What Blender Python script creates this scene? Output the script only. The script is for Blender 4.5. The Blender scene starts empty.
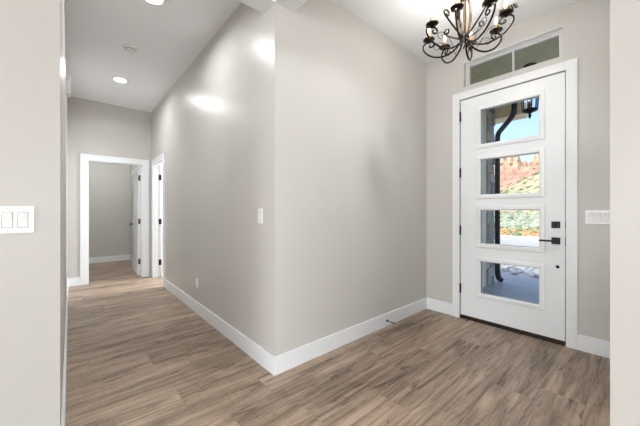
import bpy, bmesh, math, random
from mathutils import Vector, Matrix, noise
PI = math.pi
S = bpy.context.scene
C = S.collection
random.seed(7)

# ------------------------------------------------------------------ camera, sky, sun, daylight, exposure
CAM_H, FOC, YAW, HORIZON = 1.2, 285.92, 0.71816, 211.19
cam_d = bpy.data.cameras.new('camera')
cam_d.sensor_fit = 'HORIZONTAL'; cam_d.sensor_width = 36.0
cam_d.lens = 36.0 * FOC / 640.0
cam_d.shift_y = (HORIZON - 213.0) / 640.0
cam_d.clip_start = 0.02; cam_d.clip_end = 2000
cam = bpy.data.objects.new('camera', cam_d); C.objects.link(cam)
cam.location = (0, 0, CAM_H); cam.rotation_euler = (PI/2, 0, -YAW)
S.camera = cam

w = bpy.data.worlds.new('sky'); S.world = w; w.use_nodes = True
nt = w.node_tree; nt.nodes.clear()
sky = nt.nodes.new('ShaderNodeTexSky'); sky.sky_type = 'NISHITA'; sky.sun_disc = False
sky.sun_elevation = math.radians(62); sky.sun_rotation = math.radians(-45)
sky.air_density = 1.0; sky.dust_density = 2.5; sky.ozone_density = 1.5
bg = nt.nodes.new('ShaderNodeBackground'); bg.inputs['Strength'].default_value = 0.36
wo = nt.nodes.new('ShaderNodeOutputWorld')
nt.links.new(sky.outputs[0], bg.inputs[0]); nt.links.new(bg.outputs[0], wo.inputs[0])

sun_d = bpy.data.lights.new('sun', 'SUN'); sun_d.energy = 2.05; sun_d.angle = 0.01; sun_d.color = (1, .95, .88)
sun = bpy.data.objects.new('sun', sun_d); C.objects.link(sun)
sun.rotation_euler = Vector((0.36, -0.30, -0.88)).to_track_quat('-Z', 'Y').to_euler()

def area(name, loc, direction, sx, sy, power, col=(1, 1, 1), shape='RECTANGLE', parent=None, spread=PI):
    d = bpy.data.lights.new(name, 'AREA'); d.shape = shape; d.size = sx; d.size_y = sy; d.energy = power; d.color = col; d.spread = spread
    o = bpy.data.objects.new(name, d); C.objects.link(o); o.location = loc
    o.rotation_euler = Vector(direction).to_track_quat('-Z', 'Y').to_euler()
    if parent: o.parent = parent
    return o
DAY = (.96, .983, 1.0)
# daylight lamps added at the unseen great room and side room windows
PW = dict(wy=195, wx1=125, wx2=268, hall=11.5, great=1, chan=2.2, bed=22, side=190, entry=13)   # lamp powers, watts
area('daylight_fill', (-4.0, -7.99, 1.45), (0, 1, 0), 2.9, 2.1, PW['wy'], DAY)
area('daylight_fill', (-0.5, -7.99, 1.45), (0, 1, 0), 2.9, 2.1, PW['wy'], DAY)
area('daylight_fill', (-8.99, -3.25, 1.45), (1, 0, 0), 2.7, 2.1, PW['wx1'], DAY)
area('daylight_fill', (-8.99, .05, 1.45), (1, 0, 0), 2.7, 2.1, PW['wx2'], DAY)
area('daylight_fill', (3.33, 5.2, 1.5), (-1, 0, 0), 1.5, 1.7, PW['side'], DAY)  # added lamp brightening the hall through the side doorway

S.cycles.max_bounces = 24; S.cycles.diffuse_bounces = 16; S.cycles.transparent_max_bounces = 16
S.view_settings.view_transform = 'Standard'; S.view_settings.look = 'None'
S.view_settings.gamma = 1.0; S.view_settings.exposure = 0.10; S.view_settings.use_curve_mapping = False

# ------------------------------------------------------------------ materials
def mat(name, col, rough=0.5, metal=0.0, bump=0.0, bscale=200.0, spec=0.5, var=0.0, vscale=3.0, emit=None, es=0.0):
    m = bpy.data.materials.new(name); m.use_nodes = True
    t = m.node_tree; b = t.nodes['Principled BSDF']
    b.inputs['Base Color'].default_value = (*col, 1); b.inputs['Roughness'].default_value = rough
    b.inputs['Metallic'].default_value = metal; b.inputs['Specular IOR Level'].default_value = spec
    geo = t.nodes.new('ShaderNodeNewGeometry')
    if var:
        n = t.nodes.new('ShaderNodeTexNoise'); n.inputs['Scale'].default_value = vscale; n.inputs['Detail'].default_value = 4
        t.links.new(geo.outputs['Position'], n.inputs['Vector'])
        r = t.nodes.new('ShaderNodeMapRange'); r.inputs[1].default_value = .3; r.inputs[2].default_value = .7
        r.inputs[3].default_value = 1 - var; r.inputs[4].default_value = 1 + var
        t.links.new(n.outputs[0], r.inputs[0])
        mx = t.nodes.new('ShaderNodeVectorMath'); mx.operation = 'SCALE'; mx.inputs[0].default_value = col
        t.links.new(r.outputs[0], mx.inputs['Scale']); t.links.new(mx.outputs[0], b.inputs['Base Color'])
    if bump:
        n = t.nodes.new('ShaderNodeTexNoise'); n.inputs['Scale'].default_value = bscale; n.inputs['Detail'].default_value = 2
        t.links.new(geo.outputs['Position'], n.inputs['Vector'])
        bp = t.nodes.new('ShaderNodeBump'); bp.inputs['Strength'].default_value = bump; bp.inputs['Distance'].default_value = 0.002
        t.links.new(n.outputs[0], bp.inputs['Height']); t.links.new(bp.outputs[0], b.inputs['Normal'])
    if emit:
        b.inputs['Emission Color'].default_value = (*emit, 1); b.inputs['Emission Strength'].default_value = es
    return m

M = {}
M['paint'] = mat('greige_wall_paint', (.572, .558, .534), .33, spec=.20, bump=.12, bscale=160, var=.012, vscale=1.5)
M['ceil'] = mat('white_ceiling_paint', (.88, .905, .93), .6, bump=.35, bscale=60)
M['trim'] = mat('white_trim_paint', (.79, .815, .84), .32, bump=.05, bscale=90)
M['door'] = mat('white_door_paint', (.785, .81, .83), .34, bump=.05, bscale=90)
M['plastic'] = mat('white_plastic', (.82, .83, .84), .28, bump=.02)
M['slot'] = mat('dark_slot', (.03, .03, .03), .6, bump=.05)
M['black'] = mat('matte_black_metal', (.012, .012, .013), .38, .6, bump=.05, bscale=300)
M['bronze'] = mat('dark_bronze_metal', (.035, .028, .022), .42, .7, bump=.08, bscale=200)
M['hinge'] = mat('bronze_hinge_metal', (.045, .043, .042), .45, .6, bump=.05)
M['iron'] = mat('oil_rubbed_bronze', (.022, .014, .010), .36, .8, bump=.2, bscale=150, var=.35, vscale=40)
M['gold'] = mat('rubbed_gold_bronze', (.10, .060, .030), .38, .85, bump=.2, bscale=150, var=.45, vscale=60)
M['crystal'] = mat('black_cut_crystal', (.006, .006, .007), .22, 0, spec=.4, bump=.02)
M['bulb'] = mat('warm_bulb_glass', (1, .9, .7), .2, emit=(1, .84, .58), es=5.0, bump=.01)
M['lens'] = mat('warm_lens', (1, .97, .9), .4, emit=(1, .98, .94), es=9.0, bump=.01)
M['vinyl'] = mat('vinyl_window_frame', (.66, .66, .65), .4, bump=.03)
M['stucco'] = mat('beige_stucco', (.74, .63, .45), .85, bump=.6, bscale=70, var=.05)
M['eave'] = mat('tan_eave_paint', (.84, .68, .44), .7, bump=.2, var=.04)
M['soffit'] = mat('olive_porch_ceiling', (.54, .52, .31), .8, bump=.5, bscale=25, var=.14, vscale=4)
M['spout'] = mat('black_downspout_paint', (.016, .013, .012), .42, bump=.05)
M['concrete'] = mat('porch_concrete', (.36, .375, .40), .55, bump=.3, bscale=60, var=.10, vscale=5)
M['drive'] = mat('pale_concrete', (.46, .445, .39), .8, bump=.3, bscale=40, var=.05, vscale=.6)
M['kerb'] = mat('white_kerb', (.70, .70, .69), .8, bump=.3, bscale=40)
M['gravel'] = mat('grey_gravel', (.42, .42, .42), .9, bump=1.0, bscale=30, var=.4, vscale=14)
M['rock'] = mat('grey_rock', (.60, .59, .58), .9, bump=.8, bscale=18, var=.35, vscale=12)
M['candle'] = mat('tan_candle_sleeve', (.34, .19, .075), .5, .2, bump=.1, var=.2, vscale=60)

def glass_mat(name, tint, ior=1.45, refl=1.0):
    m = bpy.data.materials.new(name); m.use_nodes = True; t = m.node_tree; t.nodes.clear()
    o = t.nodes.new('ShaderNodeOutputMaterial'); mx = t.nodes.new('ShaderNodeMixShader')
    tr = t.nodes.new('ShaderNodeBsdfTransparent'); tr.inputs[0].default_value = (*tint, 1)
    gl = t.nodes.new('ShaderNodeBsdfGlossy'); gl.inputs['Roughness'].default_value = .01
    fr = t.nodes.new('ShaderNodeFresnel'); fr.inputs[0].default_value = ior
    t.links.new(fr.outputs[0], mx.inputs[0]); t.links.new(tr.outputs[0], mx.inputs[1]); t.links.new(gl.outputs[0], mx.inputs[2])
    t.links.new(mx.outputs[0], o.inputs[0]); return m
M['glass'] = glass_mat('clear_glass', (.94, .96, .97), 1.3)
M['lantern_glass'] = glass_mat('lantern_glass', (.93, .96, 1.0), 1.08)

def nd(t, typ, **k):
    n = t.nodes.new(typ)
    for a, b in k.items(): setattr(n, a, b)
    return n
def floor_mat():
    m = bpy.data.materials.new('oak_vinyl_planks'); m.use_nodes = True; t = m.node_tree; L = t.links.new
    b = t.nodes['Principled BSDF']
    geo = nd(t, 'ShaderNodeNewGeometry'); sp = nd(t, 'ShaderNodeSeparateXYZ'); L(geo.outputs['Position'], sp.inputs[0])
    def mth(op, a, c=None, d=None):
        n = nd(t, 'ShaderNodeMath', operation=op)
        for i, v in enumerate((a, c, d)):
            if v is None: continue
            if isinstance(v, (int, float)): n.inputs[i].default_value = v
            else: L(v, n.inputs[i])
        return n.outputs[0]
    PW, PL = .2286, 1.22
    v = mth('DIVIDE', mth('ADD', sp.outputs[1], 10 * PW - .02), PW)
    row = mth('FLOOR', v); fv = mth('FRACT', v)
    wn = nd(t, 'ShaderNodeTexWhiteNoise', noise_dimensions='1D'); L(row, wn.inputs['W'])
    u = mth('ADD', mth('DIVIDE', mth('ADD', sp.outputs[0], 20.0), PL), mth('MULTIPLY', wn.outputs[0], 7.0))
    col = mth('FLOOR', u); fu = mth('FRACT', u)
    cid = nd(t, 'ShaderNodeCombineXYZ'); L(col, cid.inputs[0]); L(row, cid.inputs[1])
    w2 = nd(t, 'ShaderNodeTexWhiteNoise', noise_dimensions='2D'); L(cid.outputs[0], w2.inputs['Vector'])
    rnd = w2.outputs[0]
    def grain(sx, sy, scale, detail, dist, k, rough=.55):
        cv = nd(t, 'ShaderNodeCombineXYZ')
        L(mth('MULTIPLY', sp.outputs[0], sx), cv.inputs[0]); L(mth('MULTIPLY', sp.outputs[1], sy), cv.inputs[1]); L(mth('MULTIPLY', rnd, k), cv.inputs[2])
        n = nd(t, 'ShaderNodeTexNoise'); n.inputs['Scale'].default_value = scale; n.inputs['Detail'].default_value = detail
        n.inputs['Distortion'].default_value = dist; n.inputs['Roughness'].default_value = rough
        L(cv.outputs[0], n.inputs['Vector']); return n.outputs[0]
    g1 = grain(1.0, 10, 1.0, 4, 1.6, 91)          # broad figure
    g2 = grain(2.2, 62, 1.0, 5, .6, 57, .7)      # fine grain
    g3 = grain(48, 7, 1.0, 3, 1.2, 33)             # cross saw marks
    g4 = grain(2.6, 17, 1.0, 3, 2.2, 71)          # dark knots / cathedrals
    def ramp(x, lo, hi, a, c):
        r = nd(t, 'ShaderNodeMapRange'); L(x, r.inputs[0])
        for i, q in enumerate((lo, hi, a, c)): r.inputs[i + 1].default_value = q
        return r.outputs[0]
    tone = ramp(rnd, 0, 1, -.07, .07)
    s = mth('ADD', tone, ramp(g1, .3, .7, -.34, .28))
    s = mth('ADD', s, ramp(g2, .3, .7, -.20, .20))
    s = mth('ADD', s, ramp(g3, .35, .65, -.035, .04))
    s = mth('ADD', s, ramp(g4, .57, .70, 0, -.40))
    s = mth('ADD', s, .5)
    cr = nd(t, 'ShaderNodeValToRGB'); L(s, cr.inputs[0]); e = cr.color_ramp
    e.elements[0].position = 0.0; e.elements[0].color = (.10, .071, .050, 1)
    e.elements[1].position = 1.0; e.elements[1].color = (.57, .430, .310, 1)
    for p, c in ((.3, (.226, .166, .122, 1)), (.55, (.360, .268, .196, 1)), (.75, (.450, .340, .253, 1))):
        el = e.elements.new(p); el.color = c
    # seams
    sv = mth('MINIMUM', fv, mth('SUBTRACT', 1.0, fv)); su = mth('MINIMUM', fu, mth('SUBTRACT', 1.0, fu))
    se = mth('MINIMUM', ramp(sv, 0, .009, .0, 1), ramp(su, 0, .0017, .0, 1))
    mx = nd(t, 'ShaderNodeMix', data_type='RGBA'); mx.inputs[6].default_value = (.15, .11, .08, 1)
    L(ramp(se, 0, 1, .35, 1), mx.inputs[0]); L(cr.outputs[0], mx.inputs[7]); L(mx.outputs[2], b.inputs['Base Color'])
    L(ramp(g2, .3, .7, .36, .50), b.inputs['Roughness']); b.inputs['Specular IOR Level'].default_value = .42
    hgt = mth('ADD', mth('MULTIPLY', g2, .25), mth('MULTIPLY', se, .6))
    bp = nd(t, 'ShaderNodeBump'); bp.inputs['Strength'].default_value = .25; bp.inputs['Distance'].default_value = .002
    L(hgt, bp.inputs['Height']); L(bp.outputs[0], b.inputs['Normal'])
    return m
M['floor'] = floor_mat()

def stone_mat():
    m = bpy.data.materials.new('stacked_stone'); m.use_nodes = True; t = m.node_tree; L = t.links.new; b = t.nodes['Principled BSDF']
    geo = nd(t, 'ShaderNodeNewGeometry'); r = nd(t, 'ShaderNodeValToRGB'); L(geo.outputs['Random Per Island'], r.inputs[0])
    e = r.color_ramp; e.elements[0].color = (.34, .33, .32, 1); e.elements[1].color = (.66, .64, .62, 1)
    el = e.elements.new(.5); el.color = (.50, .46, .40, 1)
    n = nd(t, 'ShaderNodeTexNoise'); n.inputs['Scale'].default_value = 25; L(geo.outputs['Position'], n.inputs['Vector'])
    mx = nd(t, 'ShaderNodeMix', data_type='RGBA', blend_type='MULTIPLY'); mx.inputs[0].default_value = .5
    L(r.outputs[0], mx.inputs[6]); L(n.outputs[0], mx.inputs[7]); L(mx.outputs[2], b.inputs['Base Color']); b.inputs['Roughness'].default_value = .9
    bp = nd(t, 'ShaderNodeBump'); bp.inputs['Distance'].default_value = .01; L(n.outputs[0], bp.inputs['Height']); L(bp.outputs[0], b.inputs['Normal'])
    return m
M['stone'] = stone_mat()

def hill_mat(name, stops, zlo, zhi, nscale=.25, spots=None, spot_t=.58):
    m = bpy.data.materials.new(name); m.use_nodes = True; t = m.node_tree; L = t.links.new; b = t.nodes['Principled BSDF']
    geo = nd(t, 'ShaderNodeNewGeometry'); sp = nd(t, 'ShaderNodeSeparateXYZ'); L(geo.outputs['Position'], sp.inputs[0])
    n = nd(t, 'ShaderNodeTexNoise'); n.inputs['Scale'].default_value = nscale; n.inputs['Detail'].default_value = 6; L(geo.outputs['Position'], n.inputs['Vector'])
    r = nd(t, 'ShaderNodeMapRange'); L(sp.outputs[2], r.inputs[0]); r.inputs[1].default_value = zlo; r.inputs[2].default_value = zhi
    a = nd(t, 'ShaderNodeMath', operation='MULTIPLY_ADD'); L(n.outputs[0], a.inputs[0]); a.inputs[1].default_value = .5; L(r.outputs[0], a.inputs[2])
    s = nd(t, 'ShaderNodeMath', operation='SUBTRACT'); L(a.outputs[0], s.inputs[0]); s.inputs[1].default_value = .25
    cr = nd(t, 'ShaderNodeValToRGB'); L(s.outputs[0], cr.inputs[0]); e = cr.color_ramp
    e.elements[0].position, e.elements[0].color = stops[0][0], (*stops[0][1], 1); e.elements[1].position, e.elements[1].color = stops[-1][0], (*stops[-1][1], 1)
    for p, c in stops[1:-1]: el = e.elements.new(p); el.color = (*c, 1)
    out = cr.outputs[0]
    if spots:
        for sc, th, colr in spots:
            n2 = nd(t, 'ShaderNodeTexNoise'); n2.inputs['Scale'].default_value = sc; n2.inputs['Detail'].default_value = 3; L(geo.outputs['Position'], n2.inputs['Vector'])
            rr = nd(t, 'ShaderNodeMapRange'); L(n2.outputs[0], rr.inputs[0]); rr.inputs[1].default_value = th; rr.inputs[2].default_value = th + .05
            mx = nd(t, 'ShaderNodeMix', data_type='RGBA'); L(rr.outputs[0], mx.inputs[0]); L(out, mx.inputs[6]); mx.inputs[7].default_value = (*colr, 1)
            out = mx.outputs[2]
    L(out, b.inputs['Base Color']); b.inputs['Roughness'].default_value = .95
    return m

# ------------------------------------------------------------------ mesh helpers
def box(bm, x0, x1, y0, y1, z0, z1, bev=0.0):
    x0, x1 = sorted((x0, x1)); y0, y1 = sorted((y0, y1)); z0, z1 = sorted((z0, z1))
    if bev:
        t = bmesh.new(); box(t, x0, x1, y0, y1, z0, z1)
        bmesh.ops.bevel(t, geom=t.edges[:], offset=bev, segments=2, profile=.5, affect='EDGES')
        merge(bm, t); return
    v = [bm.verts.new(p) for p in ((x0,y0,z0),(x1,y0,z0),(x1,y1,z0),(x0,y1,z0),(x0,y0,z1),(x1,y0,z1),(x1,y1,z1),(x0,y1,z1))]
    for f in ((0,3,2,1),(4,5,6,7),(0,1,5,4),(1,2,6,5),(2,3,7,6),(3,0,4,7)): bm.faces.new([v[i] for i in f])
def merge(bm, t, mtx=None):
    if mtx: bmesh.ops.transform(t, matrix=mtx, verts=t.verts)
    mp = {v: bm.verts.new(v.co) for v in t.verts}
    for f in t.faces:
        try: nf = bm.faces.new([mp[v] for v in f.verts]); nf.smooth = f.smooth
        except ValueError: pass
    t.free()
def tube(bm, pts, rad, seg=8, cap=True, taper=None):
    pts = [Vector(p) for p in pts]; n = len(pts); rings = []
    T = [(pts[min(i+1, n-1)] - pts[max(i-1, 0)]).normalized() for i in range(n)]
    a = Vector((0, 0, 1)) if abs(T[0].z) < .9 else Vector((1, 0, 0))
    N = (a - T[0] * a.dot(T[0])).normalized()
    for i in range(n):
        if i:
            N = N - T[i] * N.dot(T[i]); N.normalize()
        B = T[i].cross(N); r = rad if taper is None else rad * taper(i / (n - 1))
        rings.append([bm.verts.new(pts[i] + (N * math.cos(2*PI*k/seg) + B * math.sin(2*PI*k/seg)) * r) for k in range(seg)])
    for i in range(n - 1):
        for k in range(seg):
            f = bm.faces.new((rings[i][k], rings[i][(k+1) % seg], rings[i+1][(k+1) % seg], rings[i+1][k])); f.smooth = True
    if cap:
        bm.faces.new(rings[0][::-1]); bm.faces.new(rings[-1])
def lathe(bm, prof, c=(0, 0, 0), seg=24, axis='Z', smooth=True):
    c = Vector(c); rings = []
    def P(r, h, a):
        x, y = r * math.cos(a), r * math.sin(a)
        return c + (Vector((x, y, h)) if axis == 'Z' else Vector((h, x, y)) if axis == 'X' else Vector((y, h, x)))
    for r, h in prof:
        rings.append([bm.verts.new(P(max(r, 1e-4), h, 2*PI*k/seg)) for k in range(seg)])
    for i in range(len(prof) - 1):
        for k in range(seg):
            f = bm.faces.new((rings[i][k], rings[i][(k+1) % seg], rings[i+1][(k+1) % seg], rings[i+1][k])); f.smooth = smooth
    if prof[0][0] > 1e-3: bm.faces.new(rings[0][::-1])
    if prof[-1][0] > 1e-3: bm.faces.new(rings[-1])
def ring(bm, rect, prof, fn, closed=True):
    """mitred rectangular frame: prof = [(outward offset, height)], fn maps (u, v, h) to xyz"""
    u0, u1, v0, v1 = rect; rows = []
    for o, h in prof:
        rows.append([bm.verts.new(fn(u, v, h)) for u, v in ((u0-o, v0-o), (u1+o, v0-o), (u1+o, v1+o), (u0-o, v1+o))])
    n = len(rows)
    for i in range(n if closed else n - 1):
        a, b = rows[i], rows[(i + 1) % n]
        for k in range(4): bm.faces.new((a[k], a[(k+1) % 4], b[(k+1) % 4], b[k]))
def obj(name, bm, m, parent=None, at=None):
    bmesh.ops.recalc_face_normals(bm, faces=bm.faces)
    me = bpy.data.meshes.new(name); bm.to_mesh(me); bm.free(); me.materials.append(m)
    o = bpy.data.objects.new(name, me); C.objects.link(o)
    if at is not None:                        # mesh was built in world coordinates: put the origin at the thing's base
        me.transform(Matrix.Translation(-Vector(at))); o.location = at
    if parent is not None:
        o.parent = parent
        if parent.get('_built_world'): pass
    return o
def tag(o, label=None, cat=None, group=None, kind=None):
    if label: o['label'] = label
    if cat: o['category'] = cat
    if group: o['group'] = group
    if kind: o['kind'] = kind
    return o
def thing(name, loc, label, cat, group=None, rz=0, kind=None):
    o = bpy.data.objects.new(name, None); C.objects.link(o); o.location = loc; o.rotation_euler = (0, 0, rz)
    o.empty_display_size = .05
    return tag(o, label, cat, group, kind)
def part(name, bm, m, root, world=True):
    """part built in world coordinates (world=True) or in the thing's own space"""
    o = obj(name, bm, m)
    if world:
        bpy.context.view_layer.update()
        o.data.transform(root.matrix_world.inverted())
    o.parent = root
    return o
def sub(name, bm, m, p, root=None):
    """sub-part given in the same space as its part's mesh"""
    o = obj(name, bm, m); o.parent = p; return o
def B(): return bmesh.new()
def boxes(*bs, bev=0.0):
    bm = B()
    for b in bs: box(bm, *b, bev=bev)
    return bm
def struct(name, bm, m, label=None, cat=None):
    return tag(obj(name, bm, m), label, cat, kind='structure')
def copy_tree(o, parent=None):
    c = o.copy(); C.objects.link(c)
    if parent is not None: c.parent = parent
    for ch in list(o.children): copy_tree(ch, c)
    return c

# ------------------------------------------------------------------ house shell
XA, YB, XC, HZ = 1.130, 1.798, 3.318, 3.03
XL, YE = -.035, 6.05
struct('floor', boxes((-9.1, 3.43, -8.1, 8.6, -.12, 0)), M['floor'], 'wide plank oak look floor running through hall and entry', 'floor')
struct('ceiling', boxes((-9.1, 3.46, -8.1, 8.6, HZ, HZ + .16)), M['ceil'], 'white ceiling over hall and entry', 'ceiling')
# hall / entry partition walls
DW0, DW1, DWZ = 5.11, 5.83, 2.04         # side doorway in the hall's right wall
struct('wall_hall_right', boxes((XA, 1.24, YB, DW0 - .016, 0, HZ), (XA, 1.24, DW1 + .016, 8.42, 0, HZ), (XA, 1.24, DW0 - .016, DW1 + .016, DWZ + .016, HZ)), M['paint'], 'long greige wall along the right of the hall', 'wall')
struct('wall_entry_back', boxes((1.24, XC, YB, 1.92, 0, HZ)), M['paint'], 'greige wall beside the entry with the door stop', 'wall')
D0, D1, DZ = .470, 1.397, 2.455           # front door opening
T0, T1, TZ0, TZ1 = .500, 1.352, 2.588, 2.862   # transom opening
struct('wall_front', boxes((XC, 3.46, 1.397, 2.6, 0, HZ), (XC, 3.46, -.6, D0, 0, HZ), (XC, 3.46, D0, D1, DZ, TZ0), (XC, 3.46, D0, D1, TZ1, HZ),
       (XC, 3.46, D0, T0, TZ0, TZ1), (XC, 3.46, T1, D1, TZ0, TZ1)), M['paint'], 'greige wall holding the front door and transom', 'wall')
struct('wall_entry_side', boxes((1.30, XC, -.05, .068, 0, HZ)), M['paint'], 'greige wall closing the entry on the switch side', 'wall')
struct('wall_right', boxes((XA, 1.30, -8, .068, 0, HZ)), M['paint'], 'greige wall end at the right edge of the view', 'wall')
struct('wall_left', boxes((-9, -.15, YB, 1.92, 0, HZ), (-.15, XL, YB, YE, 0, HZ)), M['paint'], 'greige wall end with the double switch at the left edge', 'wall')
EX0, EX1 = .221, .985
struct('wall_hall_end', boxes((-.15, EX0 - .016, YE, 6.16, 0, HZ), (EX1 + .016, XA, YE, 6.16, 0, HZ), (EX0 - .016, EX1 + .016, YE, 6.16, 2.056, HZ)), M['paint'], 'greige wall at the hall end around the open doorway', 'wall')
struct('wall_bedroom', boxes((-1.6, 1.24, 8.42, 8.54, 0, HZ), (-1.6, -1.48, 6.16, 8.42, 0, HZ), (-1.6, -.15, 6.05, 6.16, 0, HZ)), M['paint'], 'greige wall of the room beyond the hall end', 'wall')
struct('wall_side_room', boxes((1.24, 3.46, 6.9, 7.0, 0, HZ), (3.34, 3.46, 2.6, 4.4, 0, HZ), (3.34, 3.46, 6.0, 6.9, 0, HZ), (3.34, 3.46, 4.4, 6.0, 0, .6), (3.34, 3.46, 4.4, 6.0, 2.4, HZ)), M['paint'], 'greige wall of the room behind the side doorway', 'wall')
# great room behind the camera, unseen windows placed to light the entry and hall
WZ0, WZ1 = .40, 2.50
struct('wall_great_room', boxes((-9.12, 1.3, -8.12, -8, 0, WZ0), (-9.12, 1.3, -8.12, -8, WZ1, HZ), (-9.12, -5.5, -8.12, -8, WZ0, WZ1), (-2.5, -2.0, -8.12, -8, WZ0, WZ1), (1.0, 1.3, -8.12, -8, WZ0, WZ1),
       (-9.12, -9, -8, 1.92, 0, WZ0), (-9.12, -9, -8, 1.92, WZ1, HZ), (-9.12, -9, -8, -4.65, WZ0, WZ1), (-9.12, -9, -1.85, -1.35, WZ0, WZ1), (-9.12, -9, 1.45, 1.92, WZ0, WZ1)), M['paint'], 'greige great room wall with large added windows', 'wall')
for i, (a0, a1, ax) in enumerate(((-5.5, -2.5, 'y'), (-2.0, 1.0, 'y'), (-4.65, -1.85, 'x'), (-1.35, 1.45, 'x'))):
    fn = (lambda u, v, h: (u, -8.06 + h, v)) if ax == 'y' else (lambda u, v, h: (-9.06 + h, u, v))
    bm = B(); ring(bm, (a0 + .04, a1 - .04, WZ0 + .04, WZ1 - .04), [(.04, -.03), (.04, .03), (0, .03), (0, -.03)], fn)
    wf = struct('window_%d' % (i + 2), bm, M['vinyl'], 'large great room window added unseen behind the viewpoint', 'window')
    g = B(); g.faces.new([g.verts.new(fn(u, v, -.01)) for u, v in ((a0+.04, WZ0+.04), (a1-.04, WZ0+.04), (a1-.04, WZ1-.04), (a0+.04, WZ1-.04))])
    part('glass', g, M['glass'], wf)
bm = B(); ring(bm, (4.44, 5.96, .64, 2.36), [(.04, -.03), (.04, .03), (0, .03), (0, -.03)], lambda u, v, h: (3.40 - h, u, v))
wf = struct('window_6', bm, M['vinyl'], 'unseen window added to light the hall through the side doorway', 'window')  # side room window invented so more light reaches the hall
part('glass', boxes((3.40, 3.405, 4.44, 5.96, .64, 2.36)), M['glass'], wf)
# dropped headers
struct('trim_hall_header', boxes((XL, XA, YB, 1.963, 2.735, HZ)), M['ceil'], 'white dropped header crossing the hall mouth', 'header')
struct('trim_entry_header', boxes((XA, 1.30, .068, YB, 2.735, HZ)), M['ceil'], 'white dropped header crossing the entry mouth', 'header')

# baseboards
BH, BT = .135, .014
def base(name, *runs):
    bm = B()
    for x0, x1, y0, y1 in runs: box(bm, x0, x1, y0, y1, 0, BH, bev=.003)
    return struct(name, bm, M['trim'], None, None)
def lab(o, l, c='baseboard'): return tag(o, l, c)
lab(base('baseboard_hall_right', (XA - BT, XA, YB - BT, 5.018)), 'white baseboard along the long hall wall')
lab(base('baseboard_entry', (XA, XC, YB - BT, YB)), 'white baseboard under the wall with the door stop')
lab(base('baseboard_front', (XC - BT, XC, .068, .397), (XC - BT, XC, 1.475, YB - BT)), 'white baseboard on both sides of the front door')
lab(base('baseboard_left', (XL, XL + BT, YB, YE - BT), (-9, XL, YB - BT, YB)), 'white baseboard along the left hall wall')
lab(base('baseboard_hall_end', (XL, .122, YE - BT, YE)), 'short white baseboard left of the hall end doorway')
lab(base('baseboard_bedroom', (-1.48, XA - BT, 8.42 - BT, 8.42), (XA - BT, XA, 6.9, 8.42)), 'white baseboard in the room beyond the hall end')
lab(base('baseboard_right', (XA - BT, XA, -8, .068), (XA - BT, 1.30, .068, .068 + BT)), 'white baseboard of the wall end at the right edge')

# door casings and jambs
def casing3(bm, a0, a1, ztop, wd, fn, t=.018):
    """flat casing: two legs and a head around an opening a0..a1 x 0..ztop; fn(u0,u1,z0,z1,h0,h1) adds one board"""
    fn(bm, a0 - wd, a0, 0, ztop + wd, 0, t); fn(bm, a1, a1 + wd, 0, ztop + wd, 0, t); fn(bm, a0, a1, ztop, ztop + wd, 0, t)
fC = lambda bm, u0, u1, z0, z1, h0, h1: box(bm, XC - h1, XC - h0, u0, u1, z0, z1, bev=.002)
fA = lambda bm, u0, u1, z0, z1, h0, h1: box(bm, XA - h1, XA - h0, u0, u1, z0, z1, bev=.002)
fE = lambda bm, u0, u1, z0, z1, h0, h1: box(bm, u0, u1, YE - h1, YE - h0, z0, z1, bev=.002)
bm = B(); casing3(bm, .474, 1.393, 2.452, .078, fC)
struct('trim_front_door', bm, M['trim'], 'wide white casing around the front door', 'door casing')
bm = B(); fA(bm, DW0 - .09, DW0, 0, DWZ + .09, 0, .016); fA(bm, DW1, DW1 + .09, 0, DWZ + .09, 0, .016); fA(bm, DW0, DW1, DWZ, DWZ + .09, 0, .016)
box(bm, XA, 1.24, DW1, DW1 + .016, 0, DWZ + .016); box(bm, XA, 1.24, DW0 - .016, DW0, 0, DWZ + .016); box(bm, XA, 1.24, DW0, DW1, DWZ, DWZ + .016)
box(bm, 1.155, 1.195, DW1 - .012, DW1, 0, DWZ); box(bm, 1.155, 1.195, DW0, DW0 + .012, 0, DWZ); box(bm, 1.155, 1.195, DW0, DW1, DWZ - .012, DWZ)
struct('trim_side_doorway', bm, M['trim'], 'white casing around the side doorway in the hall wall', 'door casing')
bm = B(); fE(bm, EX0 - .098, EX0, 0, 2.138, 0, .016); fE(bm, EX1, EX1 + .11, 0, 2.138, 0, .016); fE(bm, EX0, EX1, 2.04, 2.138, 0, .016)
box(bm, EX0 - .016, EX0, YE, 6.16, 0, 2.056); box(bm, EX1, EX1 + .016, YE, 6.16, 0, 2.056); box(bm, EX0, EX1, YE, 6.16, 2.04, 2.056)
box(bm, EX0, EX0 + .012, 6.08, 6.12, 0, 2.04); box(bm, EX1 - .012, EX1, 6.08, 6.12, 0, 2.04); box(bm, EX0, EX1, 6.08, 6.12, 2.028, 2.04)
struct('trim_end_doorway', bm, M['trim'], 'white casing around the doorway at the hall end', 'door casing')

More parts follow.
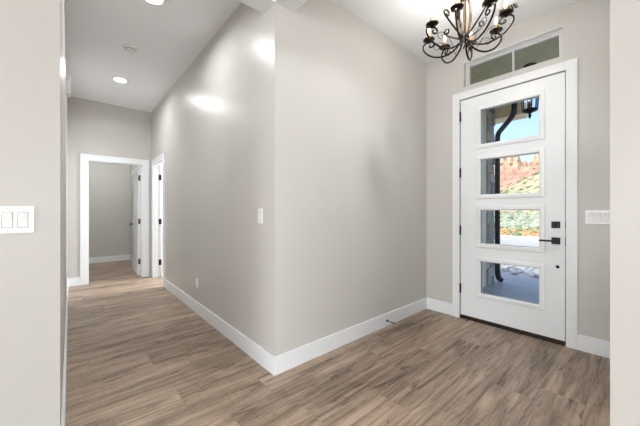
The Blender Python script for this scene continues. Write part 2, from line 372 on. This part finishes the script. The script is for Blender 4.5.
# ------------------------------------------------------------------ front door
y0, y1, z0, z1 = .482, 1.385, .040, 2.443
LY0, LY1 = .668, 1.174
LITES = [(.322, .662), (.857, 1.210), (1.378, 1.750), (1.918, 2.285)]
XF, XB = XC + .002, XC + .046
fd = thing('door_1', (XC, (y0 + y1) / 2, 0), 'tall white front door with four glass panes and black hardware', 'door', kind='structure')
bm = B(); box(bm, XF, XB, y0, LY0, z0, z1); box(bm, XF, XB, LY1, y1, z0, z1)
edges = [z0] + [q for l in LITES for q in l] + [z1]
for i in range(0, len(edges), 2): box(bm, XF, XB, LY0, LY1, edges[i], edges[i + 1])
part('slab', bm, M['door'], fd)
fnD = lambda u, v, h: (XF - h, u, v)
for a, b in LITES:
    bm = B(); ring(bm, (LY0, LY1, a, b), [(0, -.018), (.046, 0.0), (.046, .004), (.041, .009), (.022, .011), (.010, .011), (0, .002)], fnD)
    fr = part('pane_frame', bm, M['door'], fd)
    g = B(); box(g, XF + .016, XF + .022, LY0, LY1, a, b)
    gp = part('glass_pane', g, M['glass'], fd); gp.parent = fr
for z in (2.262, 1.631, .988, .334):
    bm = B(); tube(bm, [(XF - .008, 1.389, z - .052), (XF - .008, 1.389, z + .052)], .011, 10)
    box(bm, XF - .003, XF + .03, 1.384, 1.394, z - .05, z + .05)
    part('hinge', bm, M['black'], fd)
bm = B(); box(bm, XF - .010, XF, .514, .577, 1.047, 1.107, bev=.004); bq = part('deadbolt', bm, M['black'], fd)
bm = B(); box(bm, XF - .034, XF - .010, .541, .549, 1.062, 1.092, bev=.003); part('thumb_turn', bm, M['black'], fd).parent = bq
bm = B(); box(bm, XF - .010, XF, .514, .577, .900, .962, bev=.004); lq = part('lever_plate', bm, M['black'], fd)
bm = B(); lathe(bm, [(.011, XF - .05), (.011, XF - .008)], (0, .546, .931), 14, 'X'); box(bm, XF - .058, XF - .042, .530, .660, .923, .939, bev=.004)
part('lever_handle', bm, M['black'], fd).parent = lq
bm = B(); lathe(bm, [(.001, XF - .006), (.013, XF - .005), (.014, XF)], (0, .533, .697), 16, 'X'); part('lock_button', bm, M['black'], fd)
for z, h in ((1.077, .03), (.931, .035)):
    bm = B(); box(bm, XC - .003, XC + .03, .4745, .480, z - h, z + h); part('strike_plate', bm, M['black'], fd)
bm = B(); box(bm, XC - .006, 3.50, .478, 1.389, 0, .040, bev=.004)
struct('trim_threshold', bm, M['bronze'], 'dark bronze threshold under the front door', 'threshold')

# transom window above the front door
fnT = lambda u, v, h: (3.40 - h, u, v)
tw = B(); ring(tw, (T0 + .034, T1 - .034, TZ0 + .034, TZ1 - .034), [(.034, -.03), (.034, .022), (.014, .022), (.010, .010), (0, .008), (0, -.03)], fnT)
tw = struct('window_1', tw, M['vinyl'], 'wide transom window above the front door', 'window')
part('lit_reveal_strip', boxes((XC - .001, 3.376, T0, T1, TZ1 - .006, TZ1)), M['trim'], tw)  # added white strip, stands in for light on the drywall recess top
part('mullion', boxes((3.390, 3.42, .889, .903, TZ0 + .03, TZ1 - .03)), M['vinyl'], tw)
part('glass', boxes((3.402, 3.406, T0 + .03, .89, TZ0 + .03, TZ1 - .03), (3.402, 3.406, .904, T1 - .03, TZ0 + .03, TZ1 - .03)), M['glass'], tw)

# ------------------------------------------------------------------ interior panel doors (standing open)
def panel_door(name, hinge, axis, label, pin):
    """30 inch two-panel door; local x runs from the hinge edge to the lock edge, local y is its thickness (0..-.035)"""
    W, H, T = .745, 2.015, .035
    o = thing(name, (*hinge, .012), label, 'door', kind='structure', rz=axis)
    bm = B(); S_ = .11
    box(bm, S_, W - S_, -T + .008, -.008, .0, H)
    box(bm, 0, S_, -T, 0, 0, H); box(bm, W - S_, W, -T, 0, 0, H)
    for a, b in ((0, .22), (.86, 1.02), (H - .12, H)): box(bm, S_, W - S_, -T, 0, a, b)
    for fc, sg in ((0, 1), (-T, -1)):
        for a, b in ((.22, .86), (1.02, H - .12)):
            ring(bm, (S_, W - S_, a, b), [(0, 0), (0, -.0075), (-.03, -.0075)], lambda u, v, h: (u, fc + sg * h, v), closed=False)
            box(bm, S_ + .05, W - S_ - .05, fc - sg * .008, fc - sg * .002, a + .05, b - .05, bev=.002)
    part('slab', bm, M['door'], o, world=False)
    for z in (.26, 1.0, 1.80):
        py = .006 if pin > 0 else -T - .006           # side of the leaf the hinge pin sits on
        bm = B(); tube(bm, [(-.006, py, z - .05), (-.006, py, z + .05)], .007, 10)
        box(bm, -.004, .0, -T + .003, -.003, z - .05, z + .05); box(bm, -.040, -.006, py - .005 * (pin > 0), py + .005 * (pin < 0), z - .05, z + .05)
        part('hinge', bm, M['hinge'], o, world=False)
    bm = B()
    for s, yy in ((1, 0), (-1, -T)):
        lathe(bm, [(.001, yy + s * .009), (.028, yy + s * .009), (.03, yy)], (W - .065, 0, .93), 18, 'Y')
        lathe(bm, [(.009, yy + s * .05), (.009, yy)], (W - .065, 0, .93), 12, 'Y')
        box(bm, W - .175, W - .055, yy + s * .042, yy + s * .054, .923, .937, bev=.004)
    part('lever_handle', bm, M['bronze'], o, world=False)
    return o
# local +x -> world +y (rz=90deg): local y -> world -x
panel_door('door_2', (.943, 6.168), PI / 2, 'white panel door standing open in the room past the hall end', -1)
panel_door('door_3', (1.248, 5.822), 0.0, 'white panel door standing open inside the side doorway', 1)

# ------------------------------------------------------------------ switches, outlet, small wall devices
def plate(name, gangs, origin, nrm, label, cat, kind='rocker'):
    """wall plate; local x along the wall, local z up, local -y out of the wall"""
    W, H = .070 + .046 * (gangs - 1), .1145
    rz = {'-y': 0, '-x': -PI / 2}[nrm]
    o = thing(name, origin, label, cat, rz=rz)
    if kind == 'rocker':
        xs = [-W/2] + [c + d for g in range(gangs) for c in [(g - (gangs - 1) / 2) * .046] for d in (-.0172, .0172)] + [W/2]
        bm = B(); box(bm, -W/2, W/2, -.006, 0, .0345, H/2); box(bm, -W/2, W/2, -.006, 0, -H/2, -.0345)
        for i in range(0, len(xs), 2): box(bm, xs[i], xs[i+1], -.006, 0, -.0345, .0345)
        ring(bm, (-W/2, W/2, -H/2, H/2), [(0, 0), (.002, 0), (.002, .003), (0, .006)], lambda u, v, h: (u, -h, v))
    else:
        bm = B(); box(bm, -W/2, W/2, -.006, 0, -H/2, H/2, bev=.0025)
    part('cover_plate', bm, M['plastic'], o, world=False)
    for g in range(gangs):
        cx = (g - (gangs - 1) / 2) * .046
        if kind == 'rocker':
            part('gap_shade_backing', boxes((cx - .0172, cx + .0172, -.002, -.0005, -.0345, .0345)), M['slot'], o, world=False)  # dark sheet painting the shadow gaps around the rocker
            bm = B(); hw = .0157
            pts = [(-.033, .002), (-.033, .0062), (0, .0080), (.033, .0125), (.033, .002)]
            A = [bm.verts.new((cx - hw, -h, z)) for z, h in pts]; Bv = [bm.verts.new((cx + hw, -h, z)) for z, h in pts]
            for i in range(5): bm.faces.new((A[i], A[(i+1) % 5], Bv[(i+1) % 5], Bv[i]))
            bm.faces.new(A[::-1]); bm.faces.new(Bv)
            part('rocker', bm, M['plastic'], o, world=False)
        else:
            for zc in (.02, -.02):
                bm = B(); box(bm, cx - .0165, cx + .0165, -.009, -.005, zc - .0145, zc + .0145, bev=.0015)
                r = part('socket', bm, M['plastic'], o, world=False)
                bm = boxes((cx - .008, cx - .0065, -.0095, -.0085, zc - .003, zc + .006), (cx + .0055, cx + .007, -.0095, -.0085, zc - .003, zc + .006), (cx - .002, cx + .002, -.0095, -.0085, zc - .010, zc - .006))
                s = part('slots', bm, M['slot'], o, world=False); s.parent = r
        for zz in ((.048, -.048) if kind == 'rocker' else (0,)):
            bm = B(); lathe(bm, [(.001, -.0072), (.0028, -.0070), (.0032, -.006)], (cx, 0, zz), 10, 'Y')
            part('screw', bm, M['vinyl'], o, world=False)
    return o
plate('light_switch', 2, (-.179, YB, 1.163), '-y', 'white double rocker switch plate on the wall end at the left edge', 'light switch')
plate('light_switch', 3, (XC, .266, 1.150), '-x', 'white triple rocker switch plate beside the front door', 'light switch')
plate('light_switch', 1, (XA, 2.006, 1.163), '-x', 'small single switch plate on the hall wall near the corner', 'light switch')
plate('wall_outlet', 1, (XA, 3.505, .348), '-x', 'white wall outlet low on the long hall wall', 'outlet', 'outlet')

ds = thing('door_stop', (2.487, YB - BT, .060), 'small black door stop screwed to the entry baseboard', 'door stop')
bm = B(); lathe(bm, [(.001, -.009), (.010, -.008), (.012, 0)], (0, 0, 0), 16, 'Y'); part('mounting_base', bm, M['black'], ds, world=False)
bm = B(); tube(bm, [(0, -.006, 0), (0, -.075, -.002)], .0042, 10); part('rod', bm, M['black'], ds, world=False)
bm = B(); lathe(bm, [(.001, -.090), (.006, -.089), (.0075, -.084), (.0075, -.076), (.006, -.074)], (0, 0, -.002), 14, 'Y'); part('rubber_tip', bm, M['slot'], ds, world=False)

# door chime high on the left hall wall
dc = thing('door_chime', (XL, 4.10, 2.54), 'small white chime box high on the left hall wall', 'door chime')
bm = B(); box(bm, 0, .040, -.07, .07, -.09, .09, bev=.005); part('cover', bm, M['plastic'], dc, world=False)
for zz in (.058, -.058): part('sound_slot', boxes((.008, .022, -.0712, -.069, zz - .0035, zz + .0035)), M['slot'], dc, world=False)

# ------------------------------------------------------------------ ceiling fixtures
def downlight(x, y, label, power, spread=2.9):
    o = thing('recessed_light', (x, y, HZ), label, 'ceiling light', 'recessed ceiling lights')
    bm = B(); lathe(bm, [(.072, -.002), (.090, -.006), (.098, -.004), (.100, 0), (.074, 0), (.072, -.002)], seg=36); part('trim_ring', bm, M['plastic'], o, world=False)
    bm = B(); lathe(bm, [(.001, -.016), (.03, -.0145), (.055, -.010), (.073, -.003)], seg=36); part('lens', bm, M['lens'], o, world=False)
    a = area('lamp', (0, 0, -.020), (0, 0, -1), .14, .14, power, (.98, .99, 1.0), 'DISK', o, spread)
    return o
downlight(.527, 4.84, 'lit recessed light farthest down the hall ceiling', PW['hall'])
downlight(.535, 2.79, 'lit recessed light in hall ceiling closest to the dropped header', PW['hall'])
for x, y, l in ((-1.6, -2.4, 'added recessed light over the middle of the great room'), (-1.6, -5.4, 'added recessed light near the great room windows'), (-5.6, -2.4, 'added recessed light over the far side of the great room'), (-5.6, -5.4, 'added recessed light in the far great room corner')):
    downlight(x, y, l, PW['great'])  # unseen great room lamps added for brightness
downlight(.3, 7.4, 'added recessed light in the room past the hall end', PW['bed'])  # unseen lamp added to brighten the room beyond the doorway
downlight(1.95, .78, 'added unseen recessed light in the entry ceiling between header and chandelier', PW['entry'], 2.3)  # extra lamp out of view, lifts the dark entry walls and floor

sd = thing('smoke_detector', (.514, 3.81, HZ), 'round white smoke detector on the hall ceiling', 'smoke detector')
bm = B(); lathe(bm, [(.001, -.040), (.030, -.040), (.046, -.036), (.052, -.028), (.052, -.016), (.064, -.014), (.070, -.008), (.070, 0)], seg=36); part('body', bm, M['plastic'], sd, world=False)
bm = B()
for k in range(24):
    a0, a1 = 2*PI*k/24, 2*PI*(k + .55)/24
    q = [bm.verts.new((.0525*math.cos(a), .0525*math.sin(a), z)) for a, z in ((a0, -.026), (a1, -.026), (a1, -.018), (a0, -.018))]; bm.faces.new(q)
part('sensing_slots', bm, M['slot'], sd, world=False)

cv = thing('ceiling_vent', (2.975, .825, HZ), 'white slotted ceiling register beside the chandelier', 'air vent')
bm = B(); ring(bm, (-.045, .045, -.070, .070), [(.032, 0), (.030, -.004), (.004, -.009), (0, -.009), (0, 0)], lambda u, v, h: (u, v, h)); part('frame', bm, M['plastic'], cv, world=False)
bm = boxes((-.045, .045, -.070, .070, -.001, .0)); part('duct_opening', bm, M['slot'], cv, world=False)
for k in range(7):
    yy = -.060 + k * .0195
    bm = B(); v = [bm.verts.new(p) for p in ((-.044, yy - .004, -.008), (.044, yy - .004, -.008), (.044, yy + .003, -.001), (-.044, yy + .003, -.001), (-.044, yy - .0026, -.009), (.044, yy - .0026, -.009), (.044, yy + .0044, -.002), (-.044, yy + .0044, -.002))]
    for f in ((0,3,2,1),(4,5,6,7),(0,1,5,4),(1,2,6,5),(2,3,7,6),(3,0,4,7)): bm.faces.new([v[i] for i in f])
    part('louver', bm, M['plastic'], cv, world=False)

# ------------------------------------------------------------------ chandelier
CH = (2.280, .922)
ch = thing('chandelier', (*CH, 2.50), 'dark bronze scroll arm chandelier with eight candle bulbs hanging over the entry', 'chandelier')
def smooth(pts, n=8):
    out = []; P = [Vector(p) for p in pts]
    for i in range(len(P) - 1):
        a, b, c, d = P[max(i-1, 0)], P[i], P[i+1], P[min(i+2, len(P)-1)]
        for k in range(n):
            t = k / n
            out.append(.5 * ((2*b) + (c - a)*t + (2*a - 5*b + 4*c - d)*t*t + (3*b - a - 3*c + d)*t**3))
    out.append(P[-1]); return out
# local z = 0 at the hub
bm = B(); lathe(bm, [(.001, -.036), (.012, -.034), (.027, -.022), (.032, 0), (.027, .018), (.014, .030), (.001, .032)], (0, 0, .035), 14, smooth=False); part('hub', bm, M['crystal'], ch, world=False)
bm = B(); lathe(bm, [(.010, .04), (.020, .05), (.012, .07), (.008, .10), (.008, .30), (.016, .32), (.008, .34), (.006, .42), (.006, HZ - 2.52)], seg=14); part('stem', bm, M['gold'], ch, world=False)
bm = B(); lathe(bm, [(.006, HZ - 2.50 - .05), (.03, HZ - 2.50 - .04), (.06, HZ - 2.50 - .012), (.065, HZ - 2.50)], seg=24); part('canopy', bm, M['iron'], ch, world=False)
for k in range(6):
    a = PI * k / 3 + .3
    pr = smooth([(.018, .02), (.034, .09), (.046, .18), (.040, .28), (.014, .36)])
    bm = B(); tube(bm, [(p.x*math.cos(a), p.x*math.sin(a), p.y) for p in [Vector((q[0], q[1], 0)) for q in pr]], .0068, 8); part('cage_rod', bm, M['gold'], ch, world=False)
# drops of black crystal under the hub
for k in range(9):
    a = 2*PI*k/9; r = .022 if k % 2 else .038; z = -.022 - .012 * (k % 3)
    bm = B(); bmesh.ops.create_icosphere(bm, subdivisions=1, radius=.0085, matrix=Matrix.Translation((r*math.cos(a), r*math.sin(a), z)))
    tube(bm, [(r*math.cos(a), r*math.sin(a), z), (r*.7*math.cos(a), r*.7*math.sin(a), .0)], .0012, 5)
    part('crystal_drop', bm, M['crystal'], ch, world=False)
ARM = smooth([(.020, .020, 0), (.045, -.015, 0), (.095, -.050, 0), (.165, -.062, 0), (.245, -.035, 0), (.300, .020, 0), (.312, .065, 0), (.290, .088, 0), (.258, .090, 0),
              (.232, .076, 0), (.226, .056, 0), (.240, .044, 0), (.260, .046, 0), (.264, .062, 0), (.252, .068, 0)], 6)
WIRE = smooth([(.10, -.048, 0), (.125, .0, 0), (.165, .045, 0), (.21, .05, 0), (.225, .02, 0), (.20, .0, 0), (.185, .02, 0), (.198, .034, 0)], 6)
HOOK = smooth([(.024, .03, 0), (.065, .060, 0), (.120, .100, 0), (.172, .143, 0), (.200, .170, 0), (.200, .192, 0), (.178, .199, 0), (.156, .184, 0), (.160, .163, 0), (.178, .160, 0), (.181, .173, 0)], 6)
arm0 = None; BULB_W = PW['chan']
for k in range(8):
    rz = math.radians(12 + 45 * k)
    if arm0 is None:
        bm = B(); tube(bm, [(p.x, 0, p.y) for p in ARM], .0068, 8, taper=lambda t: 1.0 if t < .8 else 1 - (t - .8) * 2)
        arm0 = part('arm', bm, M['iron'], ch, world=False)
        bm = B(); lathe(bm, [(.001, .082), (.010, .082), (.013, .096), (.032, .099), (.046, .108), (.045, .113), (.020, .107), (.001, .107)], (.267, 0, 0), 20); sub('bobeche', bm, M['iron'], arm0)
        bm = B(); lathe(bm, [(.0135, .105), (.013, .168), (.010, .170)], (.267, 0, 0), 14); sub('candle_sleeve', bm, M['candle'], arm0)
        bm = B(); lathe(bm, [(.006, .169), (.010, .176), (.0115, .186), (.008, .199), (.004, .210), (.0005, .217)], (.267, 0, 0), 12); sub('bulb', bm, M['bulb'], arm0)
        pl = bpy.data.lights.new('bulb_light', 'POINT'); pl.energy = BULB_W; pl.color = (1, .97, .92); pl.shadow_soft_size = .03
        po = bpy.data.objects.new('bulb_light', pl); C.objects.link(po); po.location = (.267, 0, .19); po.parent = arm0
        bm = B(); tube(bm, [(p.x, .008, p.y) for p in WIRE], .0022, 6); sub('wire_scroll', bm, M['iron'], arm0)
        a_ = arm0
    else:
        a_ = copy_tree(arm0, ch)
    a_.rotation_euler = (0, 0, rz)
hook0 = None
for k in range(4):
    if hook0 is None:
        bm = B(); tube(bm, [(p.x, 0, p.y) for p in HOOK], .0062, 8); hook0 = part('scroll_hook', bm, M['iron'], ch, world=False); h_ = hook0
    else: h_ = copy_tree(hook0, ch)
    h_.rotation_euler = (0, 0, math.radians(160 + 90 * k))

# ------------------------------------------------------------------ porch and outdoors
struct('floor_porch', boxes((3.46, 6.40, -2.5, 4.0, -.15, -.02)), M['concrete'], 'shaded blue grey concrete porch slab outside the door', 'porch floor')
struct('ceiling_porch', boxes((3.46, 5.47, -2.5, 4.0, 3.00, 3.10)), M['soffit'], 'olive porch ceiling seen through the transom', 'porch ceiling')
struct('wall_porch', boxes((3.46, 5.16, 1.735, 1.90, -.05, 3.00)), M['stucco'], 'beige stucco side wall of the porch', 'wall')
tag(obj('porch_eave', boxes((5.47, 5.80, 1.32, 4.0, 2.77, 3.0), bev=.008), M['eave'], at=(5.6, 2.6, 2.77)), 'tan boxed eave over the stone column', 'eave', kind='structure')
sc = thing('stone_column', (5.31, 1.88, -.02), 'stacked stone porch column behind the black downspout', 'column', kind='structure')
bm = B(); rs = random.Random(3); z = -.02
while z < 2.98:
    h = rs.uniform(.09, .2); h = min(h, 3.0 - z)
    cut = rs.uniform(5.22, 5.38)
    for a, b in ((5.14, cut), (cut, 5.47)):
        d = rs.uniform(-.012, .012); box(bm, a + .004, b - .004, 1.712 + d, 2.05, z + .004, z + h - .004, bev=.010)
    z += h
part('veneer', bm, M['stone'], sc)
part('mortar_core', boxes((5.15, 5.46, 1.735, 2.04, -.02, 3.0)), M['gravel'], sc)

dsn = thing('downspout', (5.515, 1.69, -.02), 'black downspout bending from the eave down the stone column', 'downspout')
path = smooth([(5.43, 1.42, 2.98), (5.43, 1.425, 2.84), (5.44, 1.46, 2.74), (5.48, 1.60, 2.60), (5.51, 1.675, 2.52), (5.515, 1.69, 2.38)], 6) + [(5.515, 1.69, 2.0), (5.515, 1.69, .25)] 
bm = B(); tube(bm, path, .040, 12); part('pipe', bm, M['spout'], dsn)
bm = B(); tube(bm, smooth([(5.515, 1.69, .26), (5.515, 1.685, .12), (5.525, 1.665, .05), (5.555, 1.635, .024)], 5), .044, 12); part('outlet_elbow', bm, M['spout'], dsn)
for z in (2.2, 1.1):
    bm = B(); lathe(bm, [(.046, z - .015), (.046, z + .015)], (5.515, 1.69, 0), 14); part('strap', bm, M['spout'], dsn)

ln = thing('porch_lantern', (4.27, .953, 3.0), 'black glass lantern hanging from the porch ceiling', 'lantern')
bm = B(); lathe(bm, [(.001, -.035), (.03, -.033), (.065, -.012), (.07, 0)], seg=24); part('canopy', bm, M['black'], ln, world=False)
bm = B(); tube(bm, [(0, 0, -.03), (0, 0, -.24)], .007, 8); part('rod', bm, M['black'], ln, world=False)
bm = B(); lathe(bm, [(.012, -.20), (.03, -.225), (.10, -.262), (.112, -.272), (.108, -.282), (.09, -.28)], seg=6, smooth=False); part('roof', bm, M['black'], ln, world=False)
bm = B()
for k in range(6):
    a = PI*k/3
    tube(bm, [(.098*math.cos(a), .098*math.sin(a), -.275), (.078*math.cos(a), .078*math.sin(a), -.56)], .0075, 6)
    b2 = PI*(k+1)/3
    for r, z in ((.096, -.30), (.079, -.55)): tube(bm, [(r*math.cos(a), r*math.sin(a), z), (r*math.cos(b2), r*math.sin(b2), z)], .008, 6)
lathe(bm, [(.080, -.553), (.080, -.568), (.03, -.585), (.014, -.60), (.018, -.62), (.012, -.645), (.001, -.66)], seg=12)
part('frame', bm, M['black'], ln, world=False)
bm = B()
for k in range(6):
    a, b2 = PI*k/3, PI*(k+1)/3
    bm.faces.new([bm.verts.new((r*math.cos(q), r*math.sin(q), z)) for r, q, z in ((.096, a, -.28), (.096, b2, -.28), (.078, b2, -.555), (.078, a, -.555))])
part('glass', bm, M['lantern_glass'], ln, world=False)
bm = B(); lathe(bm, [(.011, -.56), (.011, -.46), (.005, -.455)], seg=12); part('candle_sleeve', bm, M['candle'], ln, world=False)
bm = B(); lathe(bm, [(.005, -.456), (.010, -.43), (.008, -.40), (.001, -.37)], seg=12); part('candle_bulb', bm, M['eave'], ln, world=False)

# ground beyond the porch
struct('driveway', boxes((6.40, 14.6, -14, 18, -.20, -.06)), M['drive'], 'pale sunlit driveway in front of the porch', 'driveway')
struct('kerb', boxes((14.6, 15.6, -14, 18, -.20, .06)), M['kerb'], 'white kerb on the far side of the driveway', 'kerb')
gb = struct('ground_bed', boxes((6.42, 8.4, 1.62, 5.5, -.06, -.045), (6.42, 6.95, -3, 1.62, -.06, -.045)), M['gravel'], 'strip of grey gravel along the edge of the porch slab', 'gravel bed')
rk = []
rr = random.Random(11)
def rock_mesh(seed):
    bm = B(); bmesh.ops.create_icosphere(bm, subdivisions=2, radius=1)
    for v in bm.verts:
        n = noise.noise(v.co * 1.1 + Vector((seed * 7.1, 0, 0))); v.co *= 1 + .45 * n; v.co.z *= .62
    return bm
protos = []
spots = [(6.56 + .2 * (k % 2) + rr.uniform(-.03, .03), -.5 + .105 * k, rr.uniform(.055, .08)) for k in range(20)]
spots += [(6.60 + .26 * a + rr.uniform(-.04, .04), 1.74 + .24 * b + rr.uniform(-.04, .04), rr.uniform(.055, .085)) for a in range(6) for b in range(4)]
for i, (x, y, s) in enumerate(spots):
    if i < 4: o = obj('landscape_rock', rock_mesh(i), M['rock']); protos.append(o)
    else: o = protos[i % 4].copy(); C.objects.link(o)
    o.location = (x, y, -.045 + s * .45); o.scale = (s * rr.uniform(.9, 1.15), s, s); o.rotation_euler = (0, 0, rr.uniform(0, 6.28))
    tag(o, 'rough grey rock in the gravel strip beyond the porch', 'rock', 'rocks edging the porch')

# desert terrain
def terr_z(x, y):
    s = y / x
    f = noise.fractal(Vector((x * .05, y * .05, 0)), 1.0, 2.0, 5)
    z = -.05 + max(0, x - 16) * .022 + .12 * f * min(1, max(0, (x - 17) / 15))
    if x > 45:                                   # near slope climbing to the right
        t = min(1, (x - 45) / 25); t = t*t*(3 - 2*t)
        z += t * max(0, 4.6 + (.285 - s) * 42 + 1.2 * f) * (1 if x < 78 else max(.35, 1 - (x - 78) / 30))
    if x > 92:                                   # red scree and cliffs
        t = min(1, (x - 92) / 42)
        z += t * 13.0 + 1.4 * f * t + .9 * t * noise.fractal(Vector((x * .3, y * .3, 2)), 1.0, 2.0, 5)
        prof = 5.8 * (1 - math.exp(-((s - .232) / .020) ** 4)) + 2.6 * noise.fractal(Vector((s * 60, 3.3, 0)), 1.0, 2.0, 4)
        if x > 134:
            u = min(1, (x - 134) / 10); st = .55 * min(1, u * 3) + .45 * max(0, min(1, (u - .5) * 4))
            z += st * max(0.8, prof + 1.6) + 2.2 * noise.fractal(Vector((x * .25, y * .25, 5)), 1.0, 2.0, 5) * u
    return z
def terrain(name, xs, smin, smax, ns, m, label, cat):
    bm = B(); g = []
    for x in xs: g.append([bm.verts.new((x, x * (smin + (smax - smin) * j / ns), terr_z(x, x * (smin + (smax - smin) * j / ns)))) for j in range(ns + 1)])
    for i in range(len(xs) - 1):
        for j in range(ns): f = bm.faces.new((g[i][j], g[i+1][j], g[i+1][j+1], g[i][j+1])); f.smooth = False
    return struct(name, bm, m, label, cat)
M['field'] = hill_mat('desert_field', [(0, (.66, .38, .19)), (.35, (.62, .42, .20)), (.5, (.36, .44, .16)), (1, (.50, .52, .33))], -.2, 1.5, .6, [(.9, .56, (.52, .54, .42)), (2.0, .60, (.20, .26, .10))])
M['slope'] = hill_mat('tan_slope', [(0, (.58, .42, .26)), (1, (.62, .46, .28))], 0, 12, .3, [(.8, .53, (.34, .37, .20)), (1.3, .54, (.19, .24, .10))])
M['cliff'] = hill_mat('red_cliff', [(0, (.60, .38, .25)), (.30, (.60, .28, .19)), (.48, (.58, .23, .16)), (.58, (.64, .42, .26)), (1, (.72, .56, .36))], 5, 29, .22, [(1.1, .56, (.42, .34, .20)), (.5, .56, (.26, .14, .09)), (1.3, .57, (.70, .52, .34))])
terrain('ground_field', [15.4 + .9 * i for i in range(36)], -.3, .9, 90, M['field'], 'flowering desert scrub field beyond the driveway', 'field')
terrain('hill_slope', [46.9 + 1.5 * i for i in range(31)], -.15, .7, 150, M['slope'], 'scrubby tan hillside below the red cliffs', 'hillside')
terrain('hill_cliff', [91.9 + 1.2 * i for i in range(55)], 0.05, .45, 330, M['cliff'], 'red rock cliffs with pale tops against the sky', 'cliffs')
# scrub: low bushes nobody could count, one mesh
M['sage'] = mat('sage_leaves', (.44, .47, .33), .9, bump=1, bscale=20, var=.45, vscale=5)
M['green'] = mat('green_leaves', (.27, .34, .14), .9, bump=1, bscale=20, var=.4, vscale=5)
M['orange'] = mat('orange_blooms', (.70, .40, .17), .9, bump=1, bscale=20, var=.3, vscale=5)
r = random.Random(1); bm = B()
for mi, n, x0, x1, sz in ((0, 520, 20, 48, (.10, .32)), (1, 420, 16.5, 88, (.07, .22)), (2, 420, 16.2, 30, (.05, .13))):
    for i in range(n):
        x = r.uniform(x0, x1); y = x * r.uniform(.12, .40); q = r.uniform(*sz) * (1.8 if x > 50 else 1)
        t = bmesh.new(); bmesh.ops.create_icosphere(t, subdivisions=2, radius=q)
        for v in t.verts: v.co *= 1 + .6 * noise.noise(v.co * (2.2 / q) + Vector((i, 0, 0))); v.co.z *= .75
        nf = len(bm.faces); merge(bm, t, Matrix.Translation((x, y, terr_z(x, y) + q * .3)))
        bm.faces.ensure_lookup_table()
        for f in bm.faces[nf:]: f.material_index = mi
sb = obj('desert_scrub', bm, M['sage']); sb.data.materials.append(M['green']); sb.data.materials.append(M['orange'])
tag(sb, 'sagebrush and orange flowering scrub scattered over the desert field', 'scrub', kind='stuff')
